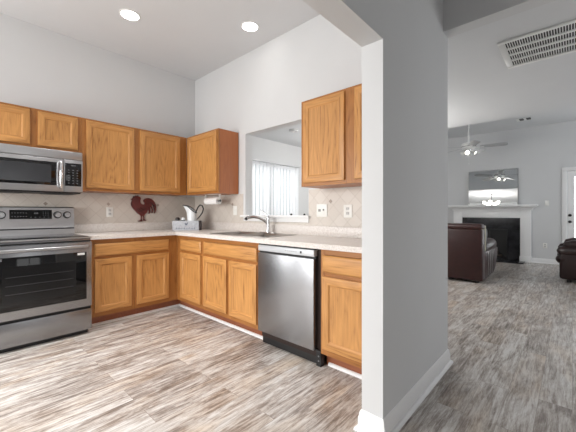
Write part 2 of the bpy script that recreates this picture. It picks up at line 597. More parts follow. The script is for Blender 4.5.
# fireplace wall with the entry door opening, right wall of the living room with a window
m = MB()
DX0, DX1 = -0.085, 0.78
m.box(XW, DX0, YF, YF + T, 0, ZH).box(DX1, XR, YF, YF + T, 0, ZH).box(DX0, DX1, YF, YF + T, 2.045, ZH)
struct(m, 'wall_far', WALL)
m = MB()
m.box(XR, XR + T, YW, 3.3, 0, ZH).box(XR, XR + T, 4.9, 5.9, 0, ZH).box(XR, XR + T, 3.3, 4.9, 0, 0.5).box(XR, XR + T, 3.3, 4.9, 2.1, ZH).box(XR, XR + T, 8.3, YF + T, 0, ZH).box(XR, XR + T, 5.9, 8.3, 0, 0.5).box(XR, XR + T, 5.9, 8.3, 2.85, ZH)
struct(m, 'wall_living', WALL)

# baseboards
BB = [(0, 0), (0.032, 0), (0.031, 0.008), (0.027, 0.016), (0.020, 0.021), (0.015, 0.022), (0.015, 0.068), (0.011, 0.078), (0.010, 0.092), (0.005, 0.103), (0, 0.106)]
struct(MB().sweep([(XP - 0.118, 1.842), (XP - 0.118, YJ), (XP, YJ), (XP, YW + T), (XP - 0.118, YW + T)], BB), 'baseboard_hall', TRIM)
struct(MB().sweep([(-3.9, YF), (-2.34, YF)], BB).sweep([(-0.70, YF), (-0.172, YF)], BB), 'baseboard_far', TRIM)
QR = [(0, 0), (0.017, 0), (0.016, 0.008), (0.012, 0.016), (0.006, 0.021), (0, 0.023)]
TK = 0.075
# white shoe moulding along the toe kicks
struct(MB().sweep([(-2.03, YW - 0.6 + TK), (XW + 0.6 - TK, YW - 0.6 + TK), (XW + 0.6 - TK, 0.955)][::-1], QR), 'trim_1', TRIM)
struct(MB().sweep([(-1.345, YW - 0.6 + TK), (XP - 0.119, YW - 0.6 + TK)], QR), 'trim_2', TRIM)
# ledge and apron of the pass-through
m = MB()
m.box(OX0 - 0.055, OX1 + 0.03, YW - 0.045, YW + T + 0.02, 1.088, 1.112, 0.006)
m.box(OX0 - 0.02, OX1 + 0.012, YW - 0.016, YW - 0.0005, 1.04, 1.088, 0.004)
struct(m, 'trim_3', TRIM)

# tiled backsplash
def accents(m, pts, a):
    for q, z in pts:
        r = 0.021
        if a == 'Y':
            m.prism([(XW + 0.0045, q - r, z), (XW + 0.0045, q, z + r), (XW + 0.0045, q + r, z), (XW + 0.0045, q, z - r)], (0.002, 0, 0), mi=1)
        else:
            m.prism([(q - r, YW - 0.0045, z), (q, YW - 0.0045, z + r), (q + r, YW - 0.0045, z), (q, YW - 0.0045, z - r)], (0, -0.002, 0), mi=1)


m = MB().box(XW, XW + 0.005, -0.2, YW, 1.0, 1.372)
accents(m, [(0.70, 1.235), (1.30, 1.242), (1.90, 1.242)], 'Y')
struct(m, 'wall_left_tile', [TILE_A, ACCENT], origin=(0, 0, 0))
m = MB().box(XW + 0.005, OX0 - 0.04, YW - 0.005, YW, 1.0, 1.372).box(OX1 + 0.008, XP - 0.119, YW - 0.005, YW, 1.0, 1.372).box(OX0 - 0.04, OX1 + 0.008, YW - 0.005, YW, 1.0, 1.04)
accents(m, [(-3.19, 1.245), (-1.69, 1.247), (-1.19, 1.247)], 'X')
struct(m, 'wall_back_tile', [TILE_B, ACCENT], origin=(0, 0, 0))

# patio door behind the blinds
wf = MB()
for y0, y1 in ((3.2, 3.26), (3.93, 4.01), (4.68, 4.74)):
    wf.box(XW - 0.09, XW - 0.03, y0, y1, 0, 2.06)
wf.box(XW - 0.09, XW - 0.03, 3.26, 4.68, 2.0, 2.06).box(XW - 0.09, XW - 0.03, 3.26, 4.68, 0, 0.08)
w = struct(wf, 'window_1', TRIM)
MB().box(XW - 0.064, XW - 0.058, 3.26, 4.68, 0.08, 2.0).build('pane', ROOM_GLASS, w)
# nook windows and living room window (the daylight), then two added windows for fill
wf = MB()
for x in (-3.9, -3.03, -2.12, -1.25):
    wf.box(x, x + 0.05, YB - 0.09, YB - 0.03, 0.35, 2.35)
wf.box(-3.9, -1.2, YB - 0.09, YB - 0.03, 2.3, 2.35).box(-3.9, -1.2, YB - 0.09, YB - 0.03, 0.35, 0.4)
struct(wf, 'window_2', TRIM)
wf = MB()
for y in (-2.1, -1.32, -0.55):
    wf.box(XW - 0.09, XW - 0.03, y, y + 0.05, 0.6, 2.2)
wf.box(XW - 0.09, XW - 0.03, -2.1, -0.5, 2.15, 2.2).box(XW - 0.09, XW - 0.03, -2.1, -0.5, 0.6, 0.65)
struct(wf, 'window_3', TRIM)
wf = MB()
for y in (5.9, 6.68, 7.47, 8.25):
    wf.box(XR + 0.03, XR + 0.09, y, y + 0.05, 0.5, 2.85)
wf.box(XR + 0.03, XR + 0.09, 5.9, 8.3, 2.8, 2.85).box(XR + 0.03, XR + 0.09, 5.9, 8.3, 0.5, 0.55)
struct(wf, 'window_4', TRIM)
wf = MB()
for y in (3.3, 4.075, 4.85):
    wf.box(XR + 0.03, XR + 0.09, y, y + 0.05, 0.5, 2.1)
wf.box(XR + 0.03, XR + 0.09, 3.3, 4.9, 2.05, 2.1).box(XR + 0.03, XR + 0.09, 3.3, 4.9, 0.5, 0.55)
struct(wf, 'added_window_6', TRIM)  # unseen window, added to brighten the low ceiling

wf = MB()
for y in (0.0, 0.725, 1.45):
    wf.box(XA + 0.03, XA + 0.09, y, y + 0.05, 0.7, 2.1)
wf.box(XA + 0.03, XA + 0.09, 0, 1.5, 2.05, 2.1).box(XA + 0.03, XA + 0.09, 0, 1.5, 0.7, 0.75)
struct(wf, 'added_window_5', TRIM)  # unseen window, added to light the hall face of the partition

# entry door: casing, slab with a tall pane
m = MB()
for x0, x1 in ((DX0 - 0.085, DX0), (DX1, DX1 + 0.085)):
    m.box(x0, x1, YF - 0.02, YF - 0.0005, 0, 2.045, 0.004)
m.box(DX0 - 0.085, DX1 + 0.085, YF - 0.02, YF - 0.0005, 2.045, 2.125, 0.004)
struct(m, 'trim_4', TRIM)
m = MB()
m.box(DX0 + 0.004, DX0 + 0.12, YF + 0.03, YF + 0.075, 0.01, 2.04).box(DX1 - 0.12, DX1 - 0.004, YF + 0.03, YF + 0.075, 0.01, 2.04)
m.box(DX0 + 0.12, DX1 - 0.12, YF + 0.03, YF + 0.075, 0.01, 0.26).box(DX0 + 0.12, DX1 - 0.12, YF + 0.03, YF + 0.075, 1.92, 2.04)
d = struct(m, 'door_1', TRIM)
MB().box(DX0 + 0.12, DX1 - 0.12, YF + 0.05, YF + 0.056, 0.26, 1.92).build('pane', ROOM_GLASS, d)
for z, nm in ((1.085, 'deadbolt'), (0.945, 'knob')):
    k = MB().cyl((DX0 + 0.045, YF + 0.03, z), (DX0 + 0.045, YF + 0.015, z), 0.03).cyl((DX0 + 0.045, YF + 0.015, z), (DX0 + 0.045, YF - 0.01, z), 0.014)
    if nm == 'knob':
        k.sphere((DX0 + 0.045, YF - 0.025, z), 0.028)
    k.build(nm, JETBLK, d)

# ------------------------------------------------------------------ kitchen cabinets
class Run:
    """cabinet run along a wall: u along the wall, d out of it"""
    def __init__(s, k): s.k = k
    def box(s, m, u0, u1, d0, d1, z0, z1, **kw):
        if s.k == 'A': return m.box(XW + d0, XW + d1, u0, u1, z0, z1, **kw)
        return m.box(u0, u1, YW - d1, YW - d0, z0, z1, **kw)
    def pt(s, u, d, z):
        return (XW + d, u, z) if s.k == 'A' else (u, YW - d, z)
    @property
    def h(s): return 'Y' if s.k == 'A' else 'X'


A_, B_ = Run('A'), Run('B')


def panel_door(run, u0, u1, z0, z1, d, parent, name='door', frame=0.056):
    """frame-and-panel door: rounded edge, mitred frame, chamfer down to a flat recessed panel"""
    t = bmesh.new()
    th = 0.02

    def ring(i, dd):
        return [t.verts.new(run.pt(*p)) for p in ((u0 + i, dd, z0 + i), (u1 - i, dd, z0 + i), (u1 - i, dd, z1 - i), (u0 + i, dd, z1 - i))]
    spec = [(0, d), (0, d + th - 0.005), (0.0015, d + th - 0.0015), (0.006, d + th), (frame - 0.004, d + th), (frame, d + th - 0.002), (frame + 0.007, d + th - 0.0105), (frame + 0.010, d + th - 0.011)]
    rings = [ring(*q) for q in spec]
    for a, b in zip(rings, rings[1:]):
        for k in range(4):
            f = t.faces.new((a[k], a[(k + 1) % 4], b[(k + 1) % 4], b[k]))
            f.material_index = 1 if k in (0, 2) else 0
    t.faces.new(rings[-1]); t.faces.new(rings[0])
    bmesh.ops.recalc_face_normals(t, faces=t.faces)
    m = MB(); merge(m.bm, t)
    return m.build(name, [OAK['Z'], OAK[run.h]], parent)


def slab_front(run, u0, u1, z0, z1, d, parent, name='drawer_front'):
    t = bmesh.new()
    th = 0.02

    def ring(i, dd):
        return [t.verts.new(run.pt(*p)) for p in ((u0 + i, dd, z0 + i), (u1 - i, dd, z0 + i), (u1 - i, dd, z1 - i), (u0 + i, dd, z1 - i))]
    rings = [ring(*q) for q in [(0, d), (0, d + th - 0.010), (0.003, d + th - 0.007), (0.012, d + th - 0.001), (0.016, d + th)]]
    for a, b in zip(rings, rings[1:]):
        for k in range(4):
            t.faces.new((a[k], a[(k + 1) % 4], b[(k + 1) % 4], b[k]))
    t.faces.new(rings[-1]); t.faces.new(rings[0])
    bmesh.ops.recalc_face_normals(t, faces=t.faces)
    m = MB(); merge(m.bm, t)
    return m.build(name, OAK[run.h], parent)


def cabinet(run, name, label, u0, u1, z0, z1, depth, doors, drawers=(), toe=False, toe_ext=(0, 0), group=None, stiles=(), rails=(), endmat=None):
    """carcass, face frame with real openings, doors, drawer fronts, toe kick"""
    r = thing(name, label, 'cabinet', run.pt((u0 + u1) / 2, depth / 2, 0 if toe else z0), group)
    zb = z0
    if toe: zb = 0.105
    m = MB()
    FD = depth - 0.019
    g = 0.0005
    t = 0.016
    run.box(m, u0 + g, u0 + t, 0.008, FD, zb, z1 - g); run.box(m, u1 - t, u1 - g, 0.008, FD, zb, z1 - g)
    run.box(m, u0 + t, u1 - t, 0.008, FD, zb, zb + t); run.box(m, u0 + t, u1 - t, 0.008, 0.02, zb, z1 - g)
    if not toe: run.box(m, u0 + t, u1 - t, 0.008, FD, z1 - t, z1 - g)
    m.build('carcass', endmat or OAK_SIDE, r)
    f = MB()
    w = 0.042
    iv = []
    for s0, s1 in sorted([(u0 + g, u0 + w), (u1 - w, u1 - g)] + list(stiles)):
        if iv and s0 <= iv[-1][1]:
            iv[-1][1] = max(iv[-1][1], s1)
        else:
            iv.append([s0, s1])
    for s0, s1 in iv:
        run.box(f, s0, s1, FD, depth, zb, z1 - g, bev=0.0012, seg=1, mi=0)
    for q0, q1 in [(zb, zb + w), (z1 - w, z1 - g)] + list(rails):
        run.box(f, u0 + w, u1 - w, FD, depth - 0.0004, q0, q1, mi=1)
    f.build('face_frame', [OAKF['Z'], OAKF[run.h]], r)
    for a, b, c, d in doors:
        panel_door(run, a, b, c, d, depth, r)
    for a, b, c, d in drawers:
        slab_front(run, a, b, c, d, depth, r)
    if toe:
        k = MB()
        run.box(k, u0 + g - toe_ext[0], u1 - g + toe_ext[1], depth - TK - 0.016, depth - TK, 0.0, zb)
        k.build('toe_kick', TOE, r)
    return r


UZ0, UZ1 = 1.372, 2.134
GU, GB = 'oak wall cabinets', 'oak base cabinets'
cabinet(A_, 'wall_cabinet', 'short two-door oak wall cabinet directly above the microwave', 0.178, 0.95, 1.752, UZ1, 0.305,
        [(0.205, 0.530, 1.785, 2.112), (0.588, 0.913, 1.785, 2.112)], group=GU, stiles=[(0.52, 0.6)])
cabinet(A_, 'wall_cabinet', 'wide two-door oak wall cabinet above the red rooster, right of the microwave', 0.95, 2.149, UZ0, UZ1, 0.305,
        [(0.988, 1.474, 1.402, 2.112), (1.540, 2.048, 1.402, 2.112)], group=GU, stiles=[(1.465, 1.55), (2.035, 2.12)])
cabinet(B_, 'wall_cabinet', 'single-door oak wall cabinet in the corner above the paper towel roll', XW + 0.306, -3.067, UZ0, UZ1, 0.305,
        [(-3.735, -3.088, 1.402, 2.112)], group=GU)
cabinet(B_, 'wall_cabinet', 'two-door oak wall cabinet between the pass-through and the white wall end', -1.80, XP - 0.120, UZ0, UZ1, 0.305,
        [(-1.766, -1.343, 1.402, 2.112), (-1.252, -0.84, 1.402, 2.112)], group=GU, stiles=[(-1.35, -1.245)])

BZ1 = 0.876
DZ = (0.150, 0.678); WZ = (0.706, 0.832)
cabinet(A_, 'base_cabinet', 'oak base cabinet with one wide drawer front over two doors, right of the stove', 0.945, 1.856, 0, BZ1, 0.60,
        [(0.982, 1.332) + DZ, (1.386, 1.747) + DZ], [(0.982, 1.747) + WZ], True, (0, 0.074), GB, stiles=[(1.325, 1.393), (1.74, 1.85)], rails=[(0.67, 0.715)])
cabinet(B_, 'base_cabinet', 'narrow oak base cabinet with one drawer front and one door in the corner', XW + 0.601, -2.925, 0, BZ1, 0.60,
        [(-3.385, -2.955) + DZ], [(-3.385, -2.955) + WZ], True, (0.074, 0), GB, rails=[(0.67, 0.715)], stiles=[(-3.45, -3.37)])
cabinet(B_, 'base_cabinet', 'oak sink cabinet with a wide blank front over two doors, left of the dishwasher', -2.925, -2.032, 0, BZ1, 0.60,
        [(-2.898, -2.494) + DZ, (-2.450, -2.058) + DZ], [(-2.898, -2.058) + WZ], True, (0, 0), GB, rails=[(0.67, 0.715)], stiles=[(-2.50, -2.44)])
cabinet(B_, 'base_cabinet', 'oak base cabinet between the dishwasher and the white wall end', -1.366, XP - 0.120, 0, BZ1, 0.60,
        [(-1.345, -0.84) + DZ], [(-1.345, -0.84) + WZ], True, (0, 0), GB, rails=[(0.67, 0.715)])

# ------------------------------------------------------------------ countertop with the sink cut-out, sink, faucet
ct = thing('countertop', 'speckled pale laminate L-shaped countertop with low backsplash over the oak base cabinets', 'countertop', (XW + 0.3, YW - 0.3, 0.876))
SX0, SX1, SY0, SY1 = -2.895, -2.055, 1.915, 2.385
CE = 0.64
m = MB()
xe = XP - 0.119
m.box(XW + 0.006, XW + CE, 0.937, YW - CE, 0.8765, 0.914)
m.box(XW + 0.006, SX0 + 0.02, YW - CE, YW - 0.006, 0.8765, 0.914)
m.box(SX1 - 0.02, xe, YW - CE, YW - 0.006, 0.8765, 0.914)
m.box(SX0 + 0.02, SX1 - 0.02, YW - CE, SY0 + 0.02, 0.8765, 0.914)
m.box(SX0 + 0.02, SX1 - 0.02, SY1 - 0.02, YW - 0.006, 0.8765, 0.914)
bmesh.ops.remove_doubles(m.bm, verts=m.bm.verts, dist=1e-5)
m.build('worktop', COUNTER, ct)
MB().box(XW + 0.006, XW + 0.025, 0.937, YW - 0.006, 0.914, 1.012, 0.003).build('backsplash', COUNTER, ct)
MB().box(XW + 0.025, xe, YW - 0.025, YW - 0.006, 0.914, 1.012, 0.003).build('backsplash', COUNTER, ct)

sk = thing('sink', 'double-bowl stainless drop-in sink in the countertop below the pass-through', 'sink', ((SX0 + SX1) / 2, (SY0 + SY1) / 2, 0.914))
m = MB()
XM = (SX0 + SX1) / 2
rim = 0.028
yb = SY1 - 0.075                      # deck for the faucet behind the bowls
z0, z1 = 0.9145, 0.9205
m.box(SX0, SX1, SY0, SY0 + rim, z0, z1, 0.002).box(SX0, SX1, yb, SY1, z0, z1, 0.002)
m.box(SX0, SX0 + rim, SY0 + rim, yb, z0, z1, 0.002).box(SX1 - rim, SX1, SY0 + rim, yb, z0, z1, 0.002).box(XM - 0.02, XM + 0.02, SY0 + rim, yb, z0, z1, 0.002)
m.build('rim', SINKM, sk)
for x0, x1 in ((SX0 + rim, XM - 0.02), (XM + 0.02, SX1 - rim)):
    b_ = MB()
    t = bmesh.new()
    ya, yc = SY0 + rim, yb
    rr = [[t.verts.new((x, y, z)) for x, y in ((x0 + i, ya + i), (x1 - i, ya + i), (x1 - i, yc - i), (x0 + i, yc - i))] for i, z in ((0, z0 + 0.003), (0.006, 0.90), (0.02, 0.76), (0.06, 0.745))]
    for a, b in zip(rr, rr[1:]):
        for k in range(4):
            t.faces.new((a[k], b[k], b[(k + 1) % 4], a[(k + 1) % 4]))
    t.faces.new(rr[-1])
    bmesh.ops.recalc_face_normals(t, faces=t.faces)
    bmesh.ops.reverse_faces(t, faces=t.faces)
    merge(b_.bm, t)
    bo = b_.build('bowl', SINKM, sk)
    MB().cyl(((x0 + x1) / 2, (ya + yc) / 2, 0.7455), ((x0 + x1) / 2, (ya + yc) / 2, 0.749), 0.042).build('drain', CHROME, bo)

fx, fy, fz = -2.43, SY1 - 0.037, 0.921
fa = thing('faucet', 'chrome single-lever pull-out kitchen faucet at the back of the sink', 'faucet', (fx, fy, fz))
MB().box(fx - 0.11, fx + 0.11, fy - 0.028, fy + 0.028, fz, fz + 0.008, 0.004).build('base_plate', CHROME, fa)
MB().lathe((fx, fy, fz + 0.008), [(0.0, 0), (0.027, 0), (0.026, 0.012), (0.022, 0.03), (0.021, 0.13), (0.023, 0.15), (0.019, 0.17), (0.0, 0.176)]).build('body', CHROME, fa)
sp = MB().tube([(fx, fy, fz + 0.09), (fx - 0.012, fy - 0.05, fz + 0.135), (fx - 0.03, fy - 0.11, fz + 0.165), (fx - 0.05, fy - 0.17, fz + 0.177), (fx - 0.066, fy - 0.22, fz + 0.172), (fx - 0.074, fy - 0.245, fz + 0.16)],
               [0.014, 0.0135, 0.0135, 0.016, 0.018, 0.016]).build('spout', CHROME, fa)
MB().cyl((fx - 0.074, fy - 0.245, fz + 0.162), (fx - 0.078, fy - 0.256, fz + 0.146), 0.0155, 0.013).build('spray_head', BLACKP, sp)
MB().tube([(fx, fy, fz + 0.165), (fx - 0.012, fy - 0.006, fz + 0.19), (fx - 0.06, fy - 0.02, fz + 0.232), (fx - 0.092, fy - 0.03, fz + 0.252)], [0.013, 0.009, 0.0075, 0.006]).build('lever', CHROME, fa)

# ------------------------------------------------------------------ stove
RY0, RY1 = 0.168, 0.930
RXF = -3.40
rg = thing('stove', 'freestanding stainless electric stove with black oven window below the microwave', 'stove', (XW + 0.35, (RY0 + RY1) / 2, 0))
m = MB().box(XW + 0.02, RXF, RY0 + 0.002, RY1 - 0.002, 0.04, 0.9, 0.003)
m.build('body', STEELD, rg)
MB().box(XW + 0.08, RXF - 0.02, RY0 + 0.02, RY1 - 0.02, 0.0, 0.04).build('kick_plate', BLACKP, rg)
# cooktop: steel rim with the glass on it
ck = MB().box(XW + 0.02, RXF + 0.03, RY0, RY1, 0.9, 0.914, 0.005).build('cooktop', STEEL, rg)
MB().box(XW + 0.13, RXF + 0.005, RY0 + 0.02, RY1 - 0.02, 0.914, 0.917, 0.001).build('glass_top', BLACKG, ck)
# back guard
bgx = XW + 0.115
pr = [(XW + 0.02, 0.9), (bgx + 0.012, 0.9), (bgx + 0.012, 0.985), (bgx, 1.005), (bgx - 0.018, 1.19), (bgx - 0.03, 1.2), (XW + 0.02, 1.2)]
bg = MB().prism([(x, RY0, z) for x, z in pr], (0, RY1 - RY0, 0)).build('back_guard', STEEL, rg)


def bgpt(y, z, off=0.0):
    return (bgx - 0.018 * (z - 1.005) / 0.185 + off, y, z)


def bgslab(m, y0, y1, z0, z1, th, mi=0, off=0.0005):
    m.prism([bgpt(y0, z0, off), bgpt(y1, z0, off), bgpt(y1, z1, off), bgpt(y0, z1, off)], (th, 0, 0), mi=mi)


MB().box(bgx + 0.0122, bgx + 0.0142, RY0 + 0.004, RY1 - 0.004, 0.972, 0.984).build('vent_slot', BLACKP, bg)
m = MB(); bgslab(m, 0.405, 0.735, 1.078, 1.168, 0.003)
disp = m.build('control_panel', BLACKG, rg)
marks = [(0.42 + i * 0.021, 0.430 + i * 0.021, 1.10 + j * 0.035, 1.106 + j * 0.035) for i in range(6) for j in range(2)]
marks += [(0.56 + i * 0.035, 0.572 + i * 0.035, 1.092, 1.097) for i in range(5)]
marks += [(0.66 + i * 0.02, 0.667 + i * 0.02, 1.112 + j * 0.016, 1.117 + j * 0.016) for i in range(3) for j in range(3)]
for q in marks:
    m = MB(); bgslab(m, *q, 0.0004, off=0.0037); m.build('button', GREYP, disp)
for i in range(3):
    m = MB(); bgslab(m, 0.592 + i * 0.011, 0.600 + i * 0.011, 1.128, 1.142, 0.0004, off=0.0037); m.build('clock_digit', GREYP, disp)
for y in (0.265, 0.345, 0.782, 0.866):
    c = Vector(bgpt(y, 1.118))
    k = MB().cyl(c, c + Vector((0.008, 0, 0)), 0.036).build('knob_ring', JETBLK, rg)
    kn = MB().cyl(c + Vector((0.008, 0, 0)), c + Vector((0.034, 0, 0)), 0.029, 0.025).box(c.x + 0.03, c.x + 0.037, y - 0.004, y + 0.004, 1.118, 1.142).build('knob', STEEL, k)
# front: vent gap, door with window, drawer
MB().box(RXF, RXF + 0.012, RY0 + 0.004, RY1 - 0.004, 0.872, 0.882).build('vent_gap', BLACKP, rg)
od = MB().box(RXF, RXF + 0.035, RY0, RY1, 0.262, 0.868, 0.006).build('oven_door', STEELD, rg)
gl = MB().box(RXF + 0.0352, RXF + 0.039, RY0 + 0.045, RY1 - 0.045, 0.335, 0.775, 0.001).build('door_glass', BLACKG, od)
m = MB().box(RXF + 0.0392, RXF + 0.0398, RY0 + 0.13, RY1 - 0.13, 0.40, 0.70).build('oven_window', OVENW, od)
m = MB()
for z in (0.47, 0.54, 0.61):
    m.box(RXF + 0.0399, RXF + 0.0402, RY0 + 0.15, RY1 - 0.15, z, z + 0.004)
m.build('rack', mat('rack_grey', rgb(52, 52, 55), 0.4), od)
MB().box(RXF + 0.0392, RXF + 0.0397, 0.812, 0.868, 0.748, 0.768).build('sticker', PAPER, od)
MB().box(RXF + 0.0392, RXF + 0.0397, 0.262, 0.296, 0.748, 0.768).build('badge', GREYP, od)
hd = MB().box(RXF + 0.062, RXF + 0.082, RY0 + 0.04, RY1 - 0.04, 0.815, 0.842, 0.009, 3)
hd.box(RXF + 0.034, RXF + 0.066, RY0 + 0.06, RY0 + 0.085, 0.818, 0.839).box(RXF + 0.034, RXF + 0.066, RY1 - 0.085, RY1 - 0.06, 0.818, 0.839)
hd.build('handle', STEEL, od)
MB().box(RXF, RXF + 0.034, RY0, RY1, 0.044, 0.240, 0.006).build('drawer', STEELD, rg)
MB().box(RXF - 0.01, RXF + 0.01, RY0 + 0.003, RY1 - 0.003, 0.238, 0.264).build('drawer_gap', BLACKP, rg)

# ------------------------------------------------------------------ microwave
MY0, MY1, MZ0, MZ1 = 0.178, 0.936, 1.333, 1.750
MXF = XW + 0.37
mw = thing('microwave', 'stainless over-the-range microwave with black window above the stove', 'microwave', (XW + 0.2, (MY0 + MY1) / 2, MZ0))
MB().box(XW + 0.006, MXF, MY0, MY1, MZ0 + 0.012, MZ1, 0.002).build('body', STEELD, mw)
MB().box(XW + 0.03, MXF - 0.01, MY0 + 0.01, MY1 - 0.01, MZ0, MZ0 + 0.012).box(XW + 0.1, MXF - 0.08, MY0 + 0.06, MY0 + 0.3, MZ0 - 0.006, MZ0).box(XW + 0.1, MXF - 0.08, MY1 - 0.3, MY1 - 0.06, MZ0 - 0.006, MZ0).build('underside_vent', BLACKP, mw)
MB().box(MXF + 0.001, MXF + 0.026, MY0, MY1, 1.668, MZ1, 0.008, 3).build('top_grille', STEEL, mw)
dr = MB().box(MXF + 0.001, MXF + 0.032, MY0, 0.775, MZ0 + 0.014, 1.665, 0.006).build('door', STEEL, mw)
MB().box(MXF + 0.0322, MXF + 0.0345, MY0 + 0.03, 0.72, 1.405, 1.628, 0.001).build('door_glass', BLACKG, dr)
MB().box(MXF + 0.0347, MXF + 0.0352, MY0 + 0.075, 0.675, 1.43, 1.60).build('door_window', MWW, dr)
hp = [(MXF + 0.03, 0.748, 1.385), (MXF + 0.052, 0.748, 1.39), (MXF + 0.066, 0.748, 1.42), (MXF + 0.072, 0.748, 1.515), (MXF + 0.066, 0.748, 1.61), (MXF + 0.052, 0.748, 1.64), (MXF + 0.03, 0.748, 1.645)]
MB().tube(hp, [0.013, 0.0135, 0.014, 0.015, 0.014, 0.0135, 0.013], n=14).build('handle', CHROME, dr)
cp = MB().box(MXF + 0.001, MXF + 0.030, 0.777, MY1, MZ0 + 0.014, 1.665, 0.005).build('control_side', STEEL, mw)
kp = MB().box(MXF + 0.0302, MXF + 0.0325, 0.785, MY1 - 0.012, 1.405, 1.632, 0.001).build('keypad', BLACKG, mw)
for j in range(6):
    for i in range(3):
        MB().box(MXF + 0.0327, MXF + 0.0331, 0.810 + i * 0.036, 0.822 + i * 0.036, 1.43 + j * 0.026, 1.436 + j * 0.026).build('button', GREYP, kp)
MB().box(MXF + 0.0327, MXF + 0.0331, 0.835, 0.875, 1.606, 1.614).build('clock_display', GREYP, kp)

# ------------------------------------------------------------------ dishwasher
DX_0, DX_1 = -2.024, -1.410
DY = YW - 0.6
dw = thing('dishwasher', 'stainless dishwasher built in under the countertop right of the sink cabinet', 'dishwasher', ((DX_0 + DX_1) / 2, YW - 0.3, 0))
MB().box(DX_0 + 0.004, -1.372, YW - 0.58, YW - 0.03, 0.06, 0.868).build('body', GAP, dw)
MB().box(DX_0 + 0.002, DX_1, DY - 0.03, DY + 0.02, 0.118, 0.798, 0.006, 3).build('door_panel', STEELD, dw)
cp = MB().box(DX_0 + 0.002, DX_1, DY - 0.026, DY + 0.02, 0.812, 0.862, 0.005, 3).build('control_strip', DWP, dw)
MB().box(DX_0 + 0.005, DX_1, DY - 0.008, DY + 0.02, 0.795, 0.815).box(DX_0 + 0.002, DX_1, DY - 0.015, DY + 0.02, 0.862, 0.8755).build('pocket_gap', BLACKP, dw)
for i in range(6):
    MB().box(-1.70 + i * 0.022, -1.69 + i * 0.022, DY - 0.0266, DY - 0.0261, 0.834, 0.838).build('button', BLACKP, cp)
MB().box(-1.545, -1.528, DY - 0.0268, DY - 0.0261, 0.828, 0.845).build('start_button', BLACKP, cp)
MB().box(DX_0 + 0.004, -1.378, DY + 0.03, DY + 0.05, 0.0, 0.115).box(-1.412, -1.37, DY + 0.005, DY + 0.05, 0.0, 0.118).build('kick_plate', BLACKP, dw)
for z in (0.04, 0.075):
    MB().cyl((-1.39, DY + 0.006, z), (-1.39, DY + 0.002, z), 0.006, n=10).build('screw', GREYP, dw)

# ------------------------------------------------------------------ things on the counter and the walls
def rooster():
    ol = [(64, 100), (72, 96), (78, 88), (80, 78), (88, 82), (92, 74), (99, 80), (106, 73), (112, 82), (120, 82), (127, 92), (124, 100), (122, 108), (124, 118), (130, 126), (140, 130), (149, 128), (150, 120),
          (142, 112), (140, 104), (146, 96), (158, 90), (172, 88), (190, 92), (204, 102), (214, 114), (221, 130), (224, 150), (222, 168), (216, 184), (210, 186), (211, 172), (209, 155), (203, 138), (196, 126), (196, 138), (202, 158), (203, 172), (199, 184), (193, 181), (195, 166), (191, 150), (184, 136), (186, 152), (186, 178), (178, 190), (174, 186), (177, 174), (172, 160),
          (168, 172), (160, 184), (151, 192), (147, 203), (147, 223), (156, 226), (162, 231), (140, 231), (138, 227), (141, 222), (140, 202), (132, 202), (131, 223), (136, 229), (134, 236), (108, 236), (106, 231), (118, 229), (125, 223), (126, 202), (118, 194), (104, 184), (90, 168), (76, 152), (68, 138), (66, 124), (70, 112), (74, 106)]
    k = 0.33 / 166 * 1.02
    pts = [(XW + 0.012, 1.547 + (x - 64) * k, 1.028 + (236 - y) * 0.00205) for x, y in ol]
    return MB().prism(pts, (0.008, 0, 0))


rt = thing('wall_decor', 'dark red metal rooster mounted on the tiles above the counter', 'rooster decoration', (XW + 0.012, 1.70, 1.02))
rooster().build('silhouette', REDM, rt)
m = MB()
m.sphere((XW + 0.021, 1.585, 1.335), 0.005, (0.5, 1, 1))
m.build('eye', BLACKP, rt)
m = MB()
for q in range(3):
    m.tube([(XW + 0.0205, 1.62 + 0.022 * q, 1.19 + 0.012 * q), (XW + 0.0215, 1.65 + 0.022 * q, 1.16 + 0.012 * q), (XW + 0.0205, 1.69 + 0.02 * q, 1.165 + 0.014 * q)], 0.0035, n=8)
m.build('wing_relief', mat('rooster_dark', rgb(40, 14, 15), 0.5), rt)
m = MB()
m.tube([(XW + 0.0205, 1.745, 1.26), (XW + 0.0215, 1.79, 1.275), (XW + 0.0205, 1.83, 1.24), (XW + 0.0205, 1.845, 1.17)], 0.0035, n=8)
m.build('tail_relief', bpy.data.materials['rooster_dark'], rt)
MB().box(XW + 0.005, XW + 0.012, 1.62, 1.66, 1.2, 1.24).build('hanger', BLACKP, rt)


